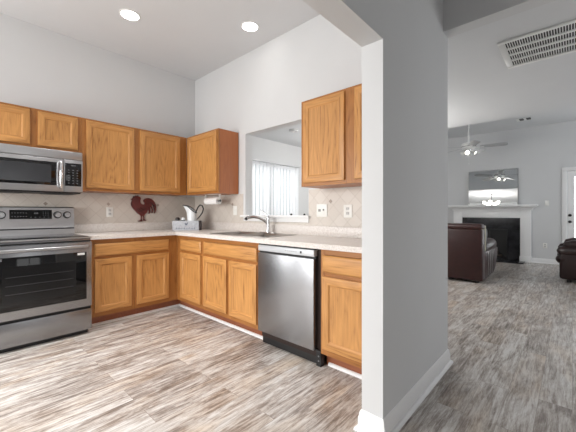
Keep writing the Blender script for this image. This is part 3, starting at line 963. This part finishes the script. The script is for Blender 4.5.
def wall_plate(run, u, z, w, kind, label, cat, h=0.115, d0=0.0055):
    r = thing('wall_plate', label, cat, run.pt(u, d0, z - h / 2), 'white wall plates')
    m = MB(); run.box(m, u - w / 2, u + w / 2, d0, d0 + 0.006, z - h / 2, z + h / 2, bev=0.003)
    m.build('plate', WHITE, r)
    if kind == 'outlet':
        for s in (-0.021, 0.021):
            m = MB(); run.box(m, u - 0.017, u + 0.017, d0 + 0.006, d0 + 0.008, z + s - 0.015, z + s + 0.015, bev=0.002)
            q = m.build('socket', mat('socket_face', rgb(205, 205, 203), 0.4), r)
            m = MB()
            for e in (-0.007, 0.007):
                run.box(m, u + e - 0.0015, u + e + 0.0015, d0 + 0.008, d0 + 0.0085, z + s - 0.005, z + s + 0.008)
            m.build('slot', BLACKP, q)
    elif kind == 'combo':
        m = MB(); run.box(m, u - 0.04, u - 0.01, d0 + 0.006, d0 + 0.008, z - 0.012, z + 0.012, bev=0.002)
        m.build('switch_surround', mat('switch_grey', rgb(150, 150, 150), 0.4), r)
        m = MB(); run.box(m, u + 0.018, u + 0.030, d0 + 0.006, d0 + 0.016, z - 0.004, z + 0.014, bev=0.002)
        m.build('toggle', mat('toggle_grey', rgb(140, 140, 140), 0.4), r)
    elif kind == 'switch':
        m = MB(); run.box(m, u - 0.005, u + 0.005, d0 + 0.006, d0 + 0.016, z - 0.004, z + 0.012, bev=0.002)
        m.build('toggle', WHITE, r)
    return r


wall_plate(A_, 1.313, 1.148, 0.074, 'outlet', 'white duplex outlet on the tiles between the stove and the rooster', 'outlet')
wall_plate(B_, -3.135, 1.168, 0.072, 'switch', 'white single switch on the tiles below the corner cabinet, left of the faucet', 'light switch')
wall_plate(B_, -1.79, 1.163, 0.125, 'combo', 'wide white double switch plate on the tiles right of the pass-through', 'light switch', h=0.125)
wall_plate(B_, -1.50, 1.155, 0.088, 'outlet', 'narrow white duplex outlet on the tiles beside the white wall end', 'outlet', h=0.12)


class RunF(Run):
    def box(s, m, u0, u1, d0, d1, z0, z1, **kw): return m.box(u0, u1, YF - d1, YF - d0, z0, z1, **kw)
    def pt(s, u, d, z): return (u, YF - d, z)


F_ = RunF('F')
wall_plate(F_, -0.421, 1.36, 0.074, 'switch', 'white light switch on the living room wall left of the entry door', 'light switch', d0=0.0005)
wall_plate(F_, -0.455, 0.40, 0.074, 'outlet', 'white outlet low on the living room wall right of the fireplace', 'outlet', d0=0.0005)

# small dark stubs on the ledge
for x, t in ((-2.22, 'left of two small dark stubs on the pass-through ledge'), (-2.04, 'right of two small dark stubs on the pass-through ledge')):
    tag(MB().lathe((x, YW + 0.03, 1.1125), [(0, 0), (0.012, 0), (0.012, 0.012), (0.008, 0.018), (0, 0.019)], n=12).build('ledge_stub', JETBLK), t, 'stub', 'dark stubs on the ledge')

# paper towel under the corner cabinet
pt_ = thing('paper_towel_holder', 'roll of white paper towel in a holder under the corner wall cabinet', 'paper towel', (-3.35, 2.26, 1.372))
ry, rz_ = 2.26, 1.288
MB().lathe((-3.485, ry, rz_), [(0.017, 0), (0.042, 0), (0.043, 0.003), (0.043, 0.267), (0.042, 0.27), (0.017, 0.27)], n=32, axis=(1, 0, 0)).build('towel_roll', PAPER, pt_)
MB().cyl((-3.51, ry, rz_), (-3.185, ry, rz_), 0.014).build('core', BLACKP, pt_)
m = MB()
for x in (-3.502, -3.195):
    m.box(x - 0.004, x + 0.004, ry - 0.014, ry + 0.014, rz_ - 0.02, 1.3715, 0.002)
m.box(-3.502, -3.195, ry - 0.014, ry + 0.014, 1.366, 1.3715)
m.build('bracket', WHITE, pt_)

# crate with pitcher in the corner, standing diagonally
fwd = Vector((-0.674, 0.739, 0)); rgt = Vector((0.739, 0.674, 0))
cc = Vector((-3.655, 2.06, 0.9145))            # front face centre, bottom


def cpt(r, f, z): return cc + rgt * r + fwd * f + Vector((0, 0, z))


def cbox(m, r0, r1, f0, f1, z0, z1, mi=0):
    m.prism([cpt(r0, f0, z0), cpt(r1, f0, z0), cpt(r1, f1, z0), cpt(r0, f1, z0)], (0, 0, z1 - z0), mi=mi)


cr_ = thing('crate', 'whitewashed wooden crate with a rooster print in the counter corner', 'crate', cc + fwd * 0.075)
hw, hh, dp = 0.168, 0.122, 0.15
m = MB(); cbox(m, -hw, hw, 0, 0.012, 0, hh); m.build('front_board', CRATE, cr_)
m = MB(); cbox(m, -hw, hw, dp - 0.012, dp, 0, hh); m.build('rear_board', CRATE, cr_)
for s in (-1, 1):
    m = MB(); cbox(m, s * hw - (0.012 if s > 0 else 0), s * hw + (0.012 if s < 0 else 0), 0.0125, dp - 0.0125, 0, hh); m.build('side_board', mat('crate_end', rgb(88, 82, 84), 0.8), cr_)
m = MB(); cbox(m, -hw + 0.013, hw - 0.013, 0.013, dp - 0.013, 0, 0.01); m.build('bottom_board', CRATE, cr_)
m = MB()
for ol, dx, dz in (([(-22, 8), (-14, 26), (-8, 14), (2, 12), (12, 22), (16, 30), (22, 20), (16, 4), (6, -10), (-10, -8)], 0.01, 0.075),):
    m.prism([cpt(dx + x / 1000, -0.0012, dz + z / 1000) for x, z in ol], tuple(fwd * 0.001))
m.build('rooster_print', mat('print_slate', rgb(92, 98, 112), 0.8), cr_)
m = MB()
for i in range(8):
    a = -0.125 + i * 0.033
    m.prism([cpt(a, -0.0012, 0.018), cpt(a + 0.02, -0.0012, 0.018 + 0.004 * (i % 3)), cpt(a + 0.012, -0.0012, 0.034 + 0.006 * (i % 2))], tuple(fwd * 0.001))
m.build('scroll_print', bpy.data.materials['print_slate'], cr_)

pc = cpt(0.06, 0.075, 0.011)
pi_ = thing('pitcher', 'white enamel pitcher with black rim and handle standing in the crate', 'pitcher', pc)
body = MB()
t = bmesh.new()
prof = [(0.042, 0.0), (0.053, 0.012), (0.060, 0.08), (0.060, 0.14), (0.053, 0.2), (0.052, 0.23), (0.058, 0.262)]
n = 32
rings = []
for r_, z in prof:
    ring = []
    for k in range(n):
        a = 2 * PI * k / n
        lip = max(0, math.cos(a)) ** 6 * max(0, (z - 0.18) / 0.082)
        tilt = math.cos(a) * 0.05 * max(0, (z - 0.17) / 0.092)
        rr_ = r_ + 0.06 * lip
        ring.append(t.verts.new(pc - rgt * (rr_ * math.cos(a)) + fwd * (rr_ * math.sin(a)) + Vector((0, 0, z + tilt))))
    rings.append(ring)
for i in range(len(rings) - 1):
    for k in range(n):
        t.faces.new((rings[i][k], rings[i][(k + 1) % n], rings[i + 1][(k + 1) % n], rings[i + 1][k]))
t.faces.new(rings[0])
bmesh.ops.recalc_face_normals(t, faces=t.faces)
rimpts = [v.co.copy() for v in rings[-1]]
merge(body.bm, t)
pb = body.build('body', ENAMEL, pi_)
pb.modifiers.new('thick', 'SOLIDIFY').thickness = 0.003
MB().tube(rimpts + [rimpts[0]], 0.0055, n=8).build('rim', JETBLK, pi_)
hp = [pc + rgt * a + Vector((0, 0, z)) for a, z in ((0.05, 0.225), (0.078, 0.285), (0.105, 0.315), (0.135, 0.305), (0.148, 0.265), (0.135, 0.215), (0.10, 0.165), (0.062, 0.125))]
MB().tube(hp, [0.006, 0.008, 0.009, 0.009, 0.0085, 0.008, 0.007, 0.006], n=10).build('handle', JETBLK, pi_)
for i, (a, lab) in enumerate(((-0.125, 'dark jar at the left end of the whitewashed crate'), (-0.052, 'dark jar in the crate just left of the white pitcher'))):
    c = cpt(a, 0.07, 0.011)
    j = thing('jar', lab, 'jar', c, 'jars in the crate')
    MB().lathe(c, [(0, 0), (0.028, 0), (0.031, 0.01), (0.031, 0.105), (0.022, 0.12), (0, 0.12)], n=20).build('body', JETBLK, j)
    MB().lathe(c + Vector((0, 0, 0.12)), [(0, 0), (0.027, 0), (0.027, 0.022), (0.014, 0.034), (0, 0.036)], n=20).build('lid', JETBLK if i == 0 else ENAMEL, j)

# ------------------------------------------------------------------ ceiling fixtures
dl = thing('recessed_light', 'round recessed ceiling light nearer the stove wall', 'ceiling light', (-3.195, 1.209, ZC), 'recessed kitchen lights')
c = (-3.195, 1.209, ZC)
MB().lathe(c, [(0.078, -0.0005), (0.096, -0.0005), (0.095, -0.004), (0.080, -0.007), (0.078, -0.004)], n=40).build('trim_ring', TRIM, dl)
MB().cyl((c[0], c[1], ZC - 0.0035), (c[0], c[1], ZC - 0.0005), 0.078, n=40).build('lens', LAMP, dl)
copy_tree(dl, (-2.472, 2.124, ZC), label='round recessed ceiling light nearer the pass-through wall')


def grille(name, label, x0, x1, y0, y1, z, rows, nslat, frame):
    r = thing(name, label, 'vent', ((x0 + x1) / 2, (y0 + y1) / 2, z))
    m = MB()
    f = frame
    m.box(x0, x1, y0, y0 + f, z - 0.012, z - 0.0005, 0.003).box(x0, x1, y1 - f, y1, z - 0.012, z - 0.0005, 0.003)
    m.box(x0, x0 + f, y0 + f, y1 - f, z - 0.012, z - 0.0005, 0.003).box(x1 - f, x1, y0 + f, y1 - f, z - 0.012, z - 0.0005, 0.003)
    m.build('frame', FANW, r)
    MB().box(x0 + f, x1 - f, y0 + f, y1 - f, z - 0.003, z - 0.0005).build('duct_shadow', BLACKP, r)
    m = MB()
    rh = (y1 - y0 - 2 * f) / rows
    for i in range(1, rows):
        m.box(x0 + f, x1 - f, y0 + f + i * rh - 0.014, y0 + f + i * rh + 0.014, z - 0.011, z - 0.003)
    w = (x1 - x0 - 2 * f) / nslat
    for i in range(nslat):
        xa = x0 + f + i * w
        m.prism([(xa, y0 + f, z - 0.0105), (xa + 0.30 * w, y0 + f, z - 0.0105), (xa + 0.34 * w, y0 + f, z - 0.004), (xa + 0.10 * w, y0 + f, z - 0.004)], (0, y1 - y0 - 2 * f, 0))
    m.build('louvres', FANW, r)
    return r


grille('return_vent', 'large white slatted return air vent in the ceiling beyond the hall', -0.437, 0.36, 2.905, 3.475, ZL, 4, 46, 0.04)
grille('ceiling_vent', 'small dark ceiling vent near the fireplace wall', -0.885, -0.63, 8.10, 8.34, ZH, 1, 2, 0.010)
sd = thing('smoke_detector', 'low white round disc on the ceiling seen through the pass-through', 'smoke detector', (-3.3, 3.75, ZL))
MB().lathe((-3.3, 3.75, ZL), [(0, -0.0005), (0.075, -0.0005), (0.075, -0.02), (0.06, -0.032), (0, -0.034)]).build('housing', mat('detector_white', rgb(205, 205, 205), 0.5), sd)
MB().lathe((-3.3, 3.75, ZL - 0.034), [(0, 0), (0.02, 0), (0.018, -0.003), (0, -0.003)]).build('button', WHITE, sd)

# vertical blinds over the patio door
bl = thing('vertical_blinds', 'white vertical blinds over the patio door seen through the pass-through', 'blinds', (XW + 0.07, 4.0, 0))
BY0, BY1 = 3.05, 4.76
MB().box(XW + 0.0, XW + 0.085, BY0, BY1, 2.035, 2.075, 0.004).build('headrail', mat('headrail_grey', rgb(206, 207, 209), 0.5), bl)
nv = 19
pitch = (BY1 - BY0 - 0.03) / nv
proto = None
for i in range(nv):
    y = BY0 + 0.015 + (i + 0.5) * pitch
    if proto is None:
        m = MB()
        a = R(-8)
        t = bmesh.new()
        W2 = 0.044
        pts = []
        for k in range(7):
            s = -1 + 2 * k / 6
            bow = 0.006 * (1 - s * s)
            pts.append((XW + 0.045 + math.sin(a) * s * W2 + math.cos(a) * bow, y + math.cos(a) * s * W2 - math.sin(a) * bow))
        lo = [t.verts.new((px, py, 0.03)) for px, py in pts]; hi = [t.verts.new((px, py, 2.03)) for px, py in pts]
        for k in range(6):
            t.faces.new((lo[k], lo[k + 1], hi[k + 1], hi[k]))
        merge(m.bm, t)
        proto = m.build('vane', VANE, bl)
        y_first = y
    else:
        c = proto.copy(); COL.objects.link(c); c.parent = bl
        c.location = proto.location + Vector((0, y - y_first, 0))

# ------------------------------------------------------------------ living room
# fireplace
fp = thing('fireplace', 'white mantel with dentil moulding around a black marble fireplace', 'fireplace', (-1.5, YF - 0.1, 0))
fx0, fx1 = -2.30, -0.70
ox0, ox1, oz = -2.10, -0.895, 1.02
PY = YF - 0.13
m = MB()
m.box(fx0, ox0, PY, YF - 0.001, 0, 1.20, 0.004).box(ox1, fx1, PY, YF - 0.001, 0, 1.20, 0.004)
m.box(ox0, ox1, PY, YF - 0.001, oz, 1.20, 0.004)
m.box(fx0 - 0.012, ox0 + 0.01, PY - 0.012, YF - 0.001, 0, 0.14, 0.004).box(ox1 - 0.01, fx1 + 0.012, PY - 0.012, YF - 0.001, 0, 0.14, 0.004)
m.build('surround', TRIM, fp)
m = MB()
cm = [(0, 1.20), (0.02, 1.20), (0.025, 1.225), (0.045, 1.25), (0.075, 1.268), (0.10, 1.275), (0.10, 1.29), (0, 1.29)]
m.sweep([(fx0, YF - 0.001), (fx0, PY), (fx1, PY), (fx1, YF - 0.001)], cm)
m.build('crown_moulding', TRIM, fp)
nd = 38
first = None
for i in range(nd):
    x = fx0 + 0.02 + i * (fx1 - fx0 - 0.04) / (nd - 1)
    if first is None:
        first = MB().box(x - 0.011, x + 0.011, PY - 0.026, PY - 0.0005, 1.172, 1.20).build('dentil', TRIM, fp)
        xf = x
    else:
        c = first.copy(); COL.objects.link(c); c.parent = fp
        c.location = first.location + Vector((x - xf, 0, 0))
SH = 1.33
MB().box(fx0 - 0.13, fx1 + 0.13, PY - 0.135, YF - 0.001, 1.29, SH, 0.006).build('mantel_shelf', TRIM, fp)
m = MB()
bx0, bx1, bz = -1.87, -1.14, 0.76
m.box(ox0 + 0.001, bx0, PY + 0.03, YF - 0.002, 0.012, oz).box(bx1, ox1 - 0.001, PY + 0.03, YF - 0.002, 0.012, oz).box(bx0, bx1, PY + 0.03, YF - 0.002, bz, oz)
m.build('marble_surround', MARBLE, fp)
m = MB()
m.box(bx0, bx1, YF - 0.012, YF - 0.003, 0.012, bz).box(bx0, bx1, PY + 0.034, YF - 0.012, 0.012, 0.05)
m.build('firebox', FIREBOX, fp)
m = MB()
for a, b_, c in ((bx0, bx1, 0.72), (bx0, bx1, 0.06)):
    m.box(a, b_, PY + 0.022, PY + 0.034, c, c + 0.03)
for x in (bx0, (bx0 + bx1) / 2 - 0.01, bx1 - 0.02):
    m.box(x, x + 0.02, PY + 0.022, PY + 0.034, 0.06, 0.75)
m.build('screen_frame', mat('screen_metal', rgb(60, 60, 62), 0.3, 0.8), fp)
for i, (a, b_) in enumerate((((-1.75, YF - 0.06, 0.10), (-1.25, YF - 0.07, 0.11)), ((-1.68, YF - 0.05, 0.19), (-1.32, YF - 0.07, 0.20)))):
    MB().cyl(a, b_, 0.042, 0.036, n=12).build('log', LOGM, fp)
MB().box(-2.18, -0.80, 8.58, PY - 0.0015 + 0.03, 0.0005, 0.022, 0.004).build('hearth', MARBLE, fp)

# leaning mirror on the mantel
mi_ = thing('mirror', 'large frameless mirror leaning on the white mantel shelf', 'mirror', (-1.455, 9.0, SH))
t = R(4)
m = MB().box(-1.965, -0.945, -0.006, 0.0, 0.0, 0.86)
mm = Matrix.Translation((0, 9.0, SH + 0.002)) @ Matrix.Rotation(-t, 4, 'X')
bmesh.ops.transform(m.bm, matrix=mm, verts=m.bm.verts); m.build('glass', MIRROR, mi_)
m = MB().box(-1.967, -0.943, 0.0005, 0.014, 0.0, 0.862)
bmesh.ops.transform(m.bm, matrix=mm, verts=m.bm.verts); m.build('backing', JETBLK, mi_)

# ceiling fan
cx, cy = -1.573, 7.216
fan = thing('ceiling_fan', 'white five-blade ceiling fan with a cluster of lit glass shades', 'ceiling fan', (cx, cy, ZH))
MB().lathe((cx, cy, ZH), [(0, -0.0005), (0.07, -0.0005), (0.068, -0.03), (0.04, -0.06), (0, -0.065)]).build('canopy', FANW, fan)
MB().cyl((cx, cy, ZH - 0.06), (cx, cy, 2.56), 0.013).build('downrod', FANW, fan)
zb = 2.475
MB().lathe((cx, cy, zb), [(0, 0.115), (0.03, 0.115), (0.05, 0.10), (0.11, 0.09), (0.135, 0.06), (0.135, 0.0), (0.12, -0.02), (0.07, -0.03), (0, -0.03)]).build('motor_housing', FANW, fan)
MB().lathe((cx, cy, zb), [(0.13, 0.02), (0.138, 0.02), (0.138, 0.008), (0.13, 0.008)]).build('vent_band', JETBLK, fan)
blade = mat('fan_blade', rgb(172, 174, 176), 0.4, noise=0.02)
fr_ang = math.atan2(0.674, 0.739)
for k in range(5):
    ang = fr_ang + R(-36) + k * 2 * PI / 5
    m = MB()
    ol = [(0.20, -0.045), (0.24, -0.058), (0.55, -0.072), (0.62, -0.070), (0.655, -0.05), (0.66, 0.0), (0.655, 0.05), (0.62, 0.070), (0.55, 0.072), (0.24, 0.058), (0.20, 0.045)]
    m.prism([(x, y, y * -0.22) for x, y in ol], (0, 0, 0.008))
    bmesh.ops.transform(m.bm, matrix=Matrix.Translation((cx, cy, zb - 0.005)) @ Matrix.Rotation(ang, 4, 'Z'), verts=m.bm.verts)
    bo = m.build('blade', blade, fan)
    m = MB().box(0.10, 0.27, -0.018, 0.018, -0.010, -0.003, 0.003)
    bmesh.ops.transform(m.bm, matrix=Matrix.Translation((cx, cy, zb - 0.005)) @ Matrix.Rotation(ang, 4, 'Z'), verts=m.bm.verts)
    m.build('blade_bracket', FANW, bo)
lk = MB().lathe((cx, cy, zb - 0.03), [(0, 0), (0.05, 0), (0.055, -0.02), (0.045, -0.05), (0.02, -0.065), (0, -0.065)]).build('light_kit', CHROME, fan)
for k in range(4):
    ang = fr_ang + R(-40) + k * PI / 2
    d_ = Vector((math.cos(ang), math.sin(ang), -0.75)).normalized()
    p0 = Vector((cx, cy, zb - 0.065)) + Vector((math.cos(ang), math.sin(ang), 0)) * 0.045
    shd = MB().lathe(p0 + d_ * 0.01, [(0.016, 0), (0.022, 0.02), (0.034, 0.06), (0.046, 0.09), (0.044, 0.09), (0.031, 0.06), (0.018, 0.02), (0.012, 0)], n=20, axis=d_).build('shade', mat('frosted_shade', rgb(225, 225, 222), 0.3, noise=0.02), fan)
    MB().sphere(p0 + d_ * 0.075, 0.026, n=12).build('bulb', BULB, shd)
MB().tube([(cx + 0.01, cy - 0.01, zb - 0.09), (cx + 0.01, cy - 0.01, zb - 0.32)], 0.0025, n=6).sphere((cx + 0.01, cy - 0.01, zb - 0.335), 0.012, n=10).build('pull_chain', FANW, fan)

# chandelier that shows in the mirror
qx, qy = -2.2, 4.55
ch = thing('chandelier', 'small chandelier with lit bulbs reflected in the mantel mirror', 'chandelier', (qx, qy, ZL))
MB().lathe((qx, qy, ZL), [(0, -0.0005), (0.06, -0.0005), (0.05, -0.025), (0, -0.03)]).cyl((qx, qy, ZL - 0.03), (qx, qy, 2.15), 0.008).lathe((qx, qy, 2.02), [(0, 0), (0.03, 0.02), (0.035, 0.06), (0.02, 0.12), (0, 0.13)]).build('stem', JETBLK, ch)
for k in range(5):
    a = k * 2 * PI / 5 + 0.3
    u = Vector((math.cos(a), math.sin(a), 0))
    o = Vector((qx, qy, 0))
    ar = MB().tube([o + u * 0.02 + Vector((0, 0, 2.06)), o + u * 0.12 + Vector((0, 0, 2.02)), o + u * 0.21 + Vector((0, 0, 2.04)), o + u * 0.235 + Vector((0, 0, 2.09))], 0.007, n=8).build('arm', JETBLK, ch)
    MB().lathe(o + u * 0.235 + Vector((0, 0, 2.085)), [(0.02, 0), (0.03, 0.02), (0.05, 0.09), (0.048, 0.09), (0.02, 0.01)], n=16).sphere(o + u * 0.235 + Vector((0, 0, 2.13)), 0.024, n=10).build('shade', BULB, ar)

l = bpy.data.lights.new('chandelier_lamp', 'POINT'); l.energy = 72; l.shadow_soft_size = 0.2; l.color = (1, 0.97, 0.93)
o = bpy.data.objects.new('chandelier_lamp', l); COL.objects.link(o); o.location = (qx, qy, 1.93)

# sofa with its back to us
sx0, sx1, sy0 = -2.70, -1.06, 5.76
so = thing('sofa', 'dark brown leather loveseat with its flat back towards the camera, before the fireplace', 'sofa', ((sx0 + sx1) / 2, 6.25, 0))
MB().box(sx0 + 0.02, sx1 - 0.02, sy0 + 0.04, 6.74, 0.07, 0.40, 0.03, 3).build('base', LEATHERD, so)
MB().box(sx0, sx1, sy0, sy0 + 0.20, 0.035, 0.87, 0.025, 3).build('back_panel', LEATHER, so)
MB().box(sx0, sx1, sy0 - 0.012, sy0 + 0.24, 0.85, 0.96, 0.05, 4).build('back_top_roll', LEATHER, so)
for a, b_ in ((sx0 + 0.24, (sx0 + sx1) / 2 - 0.005), ((sx0 + sx1) / 2 + 0.005, sx1 - 0.24)):
    MB().box(a, b_, sy0 + 0.14, sy0 + 0.42, 0.45, 0.90, 0.09, 4).build('back_cushion', LEATHERD, so)
    MB().box(a, b_, sy0 + 0.30, 6.72, 0.36, 0.50, 0.05, 4).build('seat_cushion', LEATHERD, so)
MB().box(sx1 - 0.22, sx1 + 0.004, sy0 + 0.24, sy0 + 0.42, 0.50, 0.90, 0.07, 4).build('side_wing', LEATHERD, so)
for x in (sx0, sx1 - 0.24):
    prof = [(5.955, 0.05), (5.955, 0.50), (6.3, 0.495), (6.7, 0.49), (7.05, 0.50), (7.14, 0.49), (7.13, 0.40), (7.03, 0.24), (6.90, 0.12), (6.75, 0.05)]
    am = MB().prism([(x + 0.004, y, z) for y, z in prof], (0.236, 0, 0), bev=0.018)
    ao = am.build('arm', LEATHER, so)
    MB().tube([(x + 0.125, 6.25, 0.50), (x + 0.125, 6.45, 0.535), (x + 0.125, 6.8, 0.555), (x + 0.125, 7.08, 0.545), (x + 0.125, 7.17, 0.52), (x + 0.125, 7.2, 0.50)], [0.06, 0.10, 0.115, 0.11, 0.085, 0.04], n=16).build('arm_pad', LEATHER, ao)
    m = MB()
    xs = x + 0.242 if x > sx0 else x
    for y in (6.12, 6.32, 6.52, 6.72):
        m.tube([(xs - 0.003, y, 0.08), (xs - 0.001, y + 0.01, 0.28), (xs - 0.003, y + 0.02, 0.48)], 0.006, n=6)
    m.build('seam', LEATHERD, ao)
MB().box(sx1 - 0.03, sx1 + 0.008, sy0 + 0.195, sy0 + 0.235, 0.50, 0.93, 0.012).build('edge_highlight', mat('pale_reflection', rgb(205, 200, 182), 0.7), so)  # light reflected along the leather edge, put in as a pale strip
for x in (sx0 + 0.05, sx1 - 0.11):
    for y in (sy0 + 0.02, 6.55):
        MB().box(x, x + 0.06, y, y + 0.06, 0, 0.075, 0.006).build('foot', JETBLK, so)

# armchair at the right edge, facing the fireplace side
ax0, ay0, ay1 = -0.21, 6.78, 7.70
ac = thing('armchair', 'dark brown overstuffed leather armchair by the entry door', 'armchair', (0.35, 7.3, 0))
MB().box(ax0 + 0.10, 0.85, ay0 + 0.05, ay1 - 0.05, 0.05, 0.40, 0.04, 3).build('base', LEATHERD, ac)
for y in (ay0, ay1 - 0.24):
    am = MB()
    am.box(ax0 + 0.05, 0.85, y + 0.02, y + 0.22, 0.05, 0.47, 0.04, 3)
    ao = am.build('arm', LEATHERD, ac)
    MB().tube([(ax0 + 0.02, y + 0.12, 0.49), (ax0 + 0.05, y + 0.12, 0.50), (ax0 + 0.12, y + 0.12, 0.50), (0.3, y + 0.12, 0.52), (0.80, y + 0.12, 0.54)], [0.03, 0.075, 0.10, 0.115, 0.12], n=18).build('arm_roll', LEATHERD, ao)
    MB().sphere((ax0 + 0.085, y + 0.12, 0.37), 0.10, (0.85, 1.1, 0.8)).build('arm_puff', LEATHERD, ao)
    MB().tube([(ax0 + 0.11, y + 0.12, 0.57), (ax0 + 0.14, y + 0.12, 0.60), (ax0 + 0.22, y + 0.12, 0.61), (0.5, y + 0.12, 0.62)], [0.03, 0.065, 0.085, 0.09], n=16).build('arm_pillow', LEATHERD, ao)
MB().box(ax0 + 0.06, 0.62, ay0 + 0.25, ay1 - 0.25, 0.36, 0.52, 0.06, 4).build('seat_cushion', LEATHERD, ac)
MB().box(0.58, 0.92, ay0 + 0.12, ay1 - 0.12, 0.30, 1.0, 0.10, 4).build('backrest', LEATHERD, ac)
for x in (ax0 + 0.14, 0.75):
    for y in (ay0 + 0.08, ay1 - 0.14):
        MB().box(x, x + 0.06, y, y + 0.06, 0, 0.055, 0.006).build('foot', JETBLK, ac)
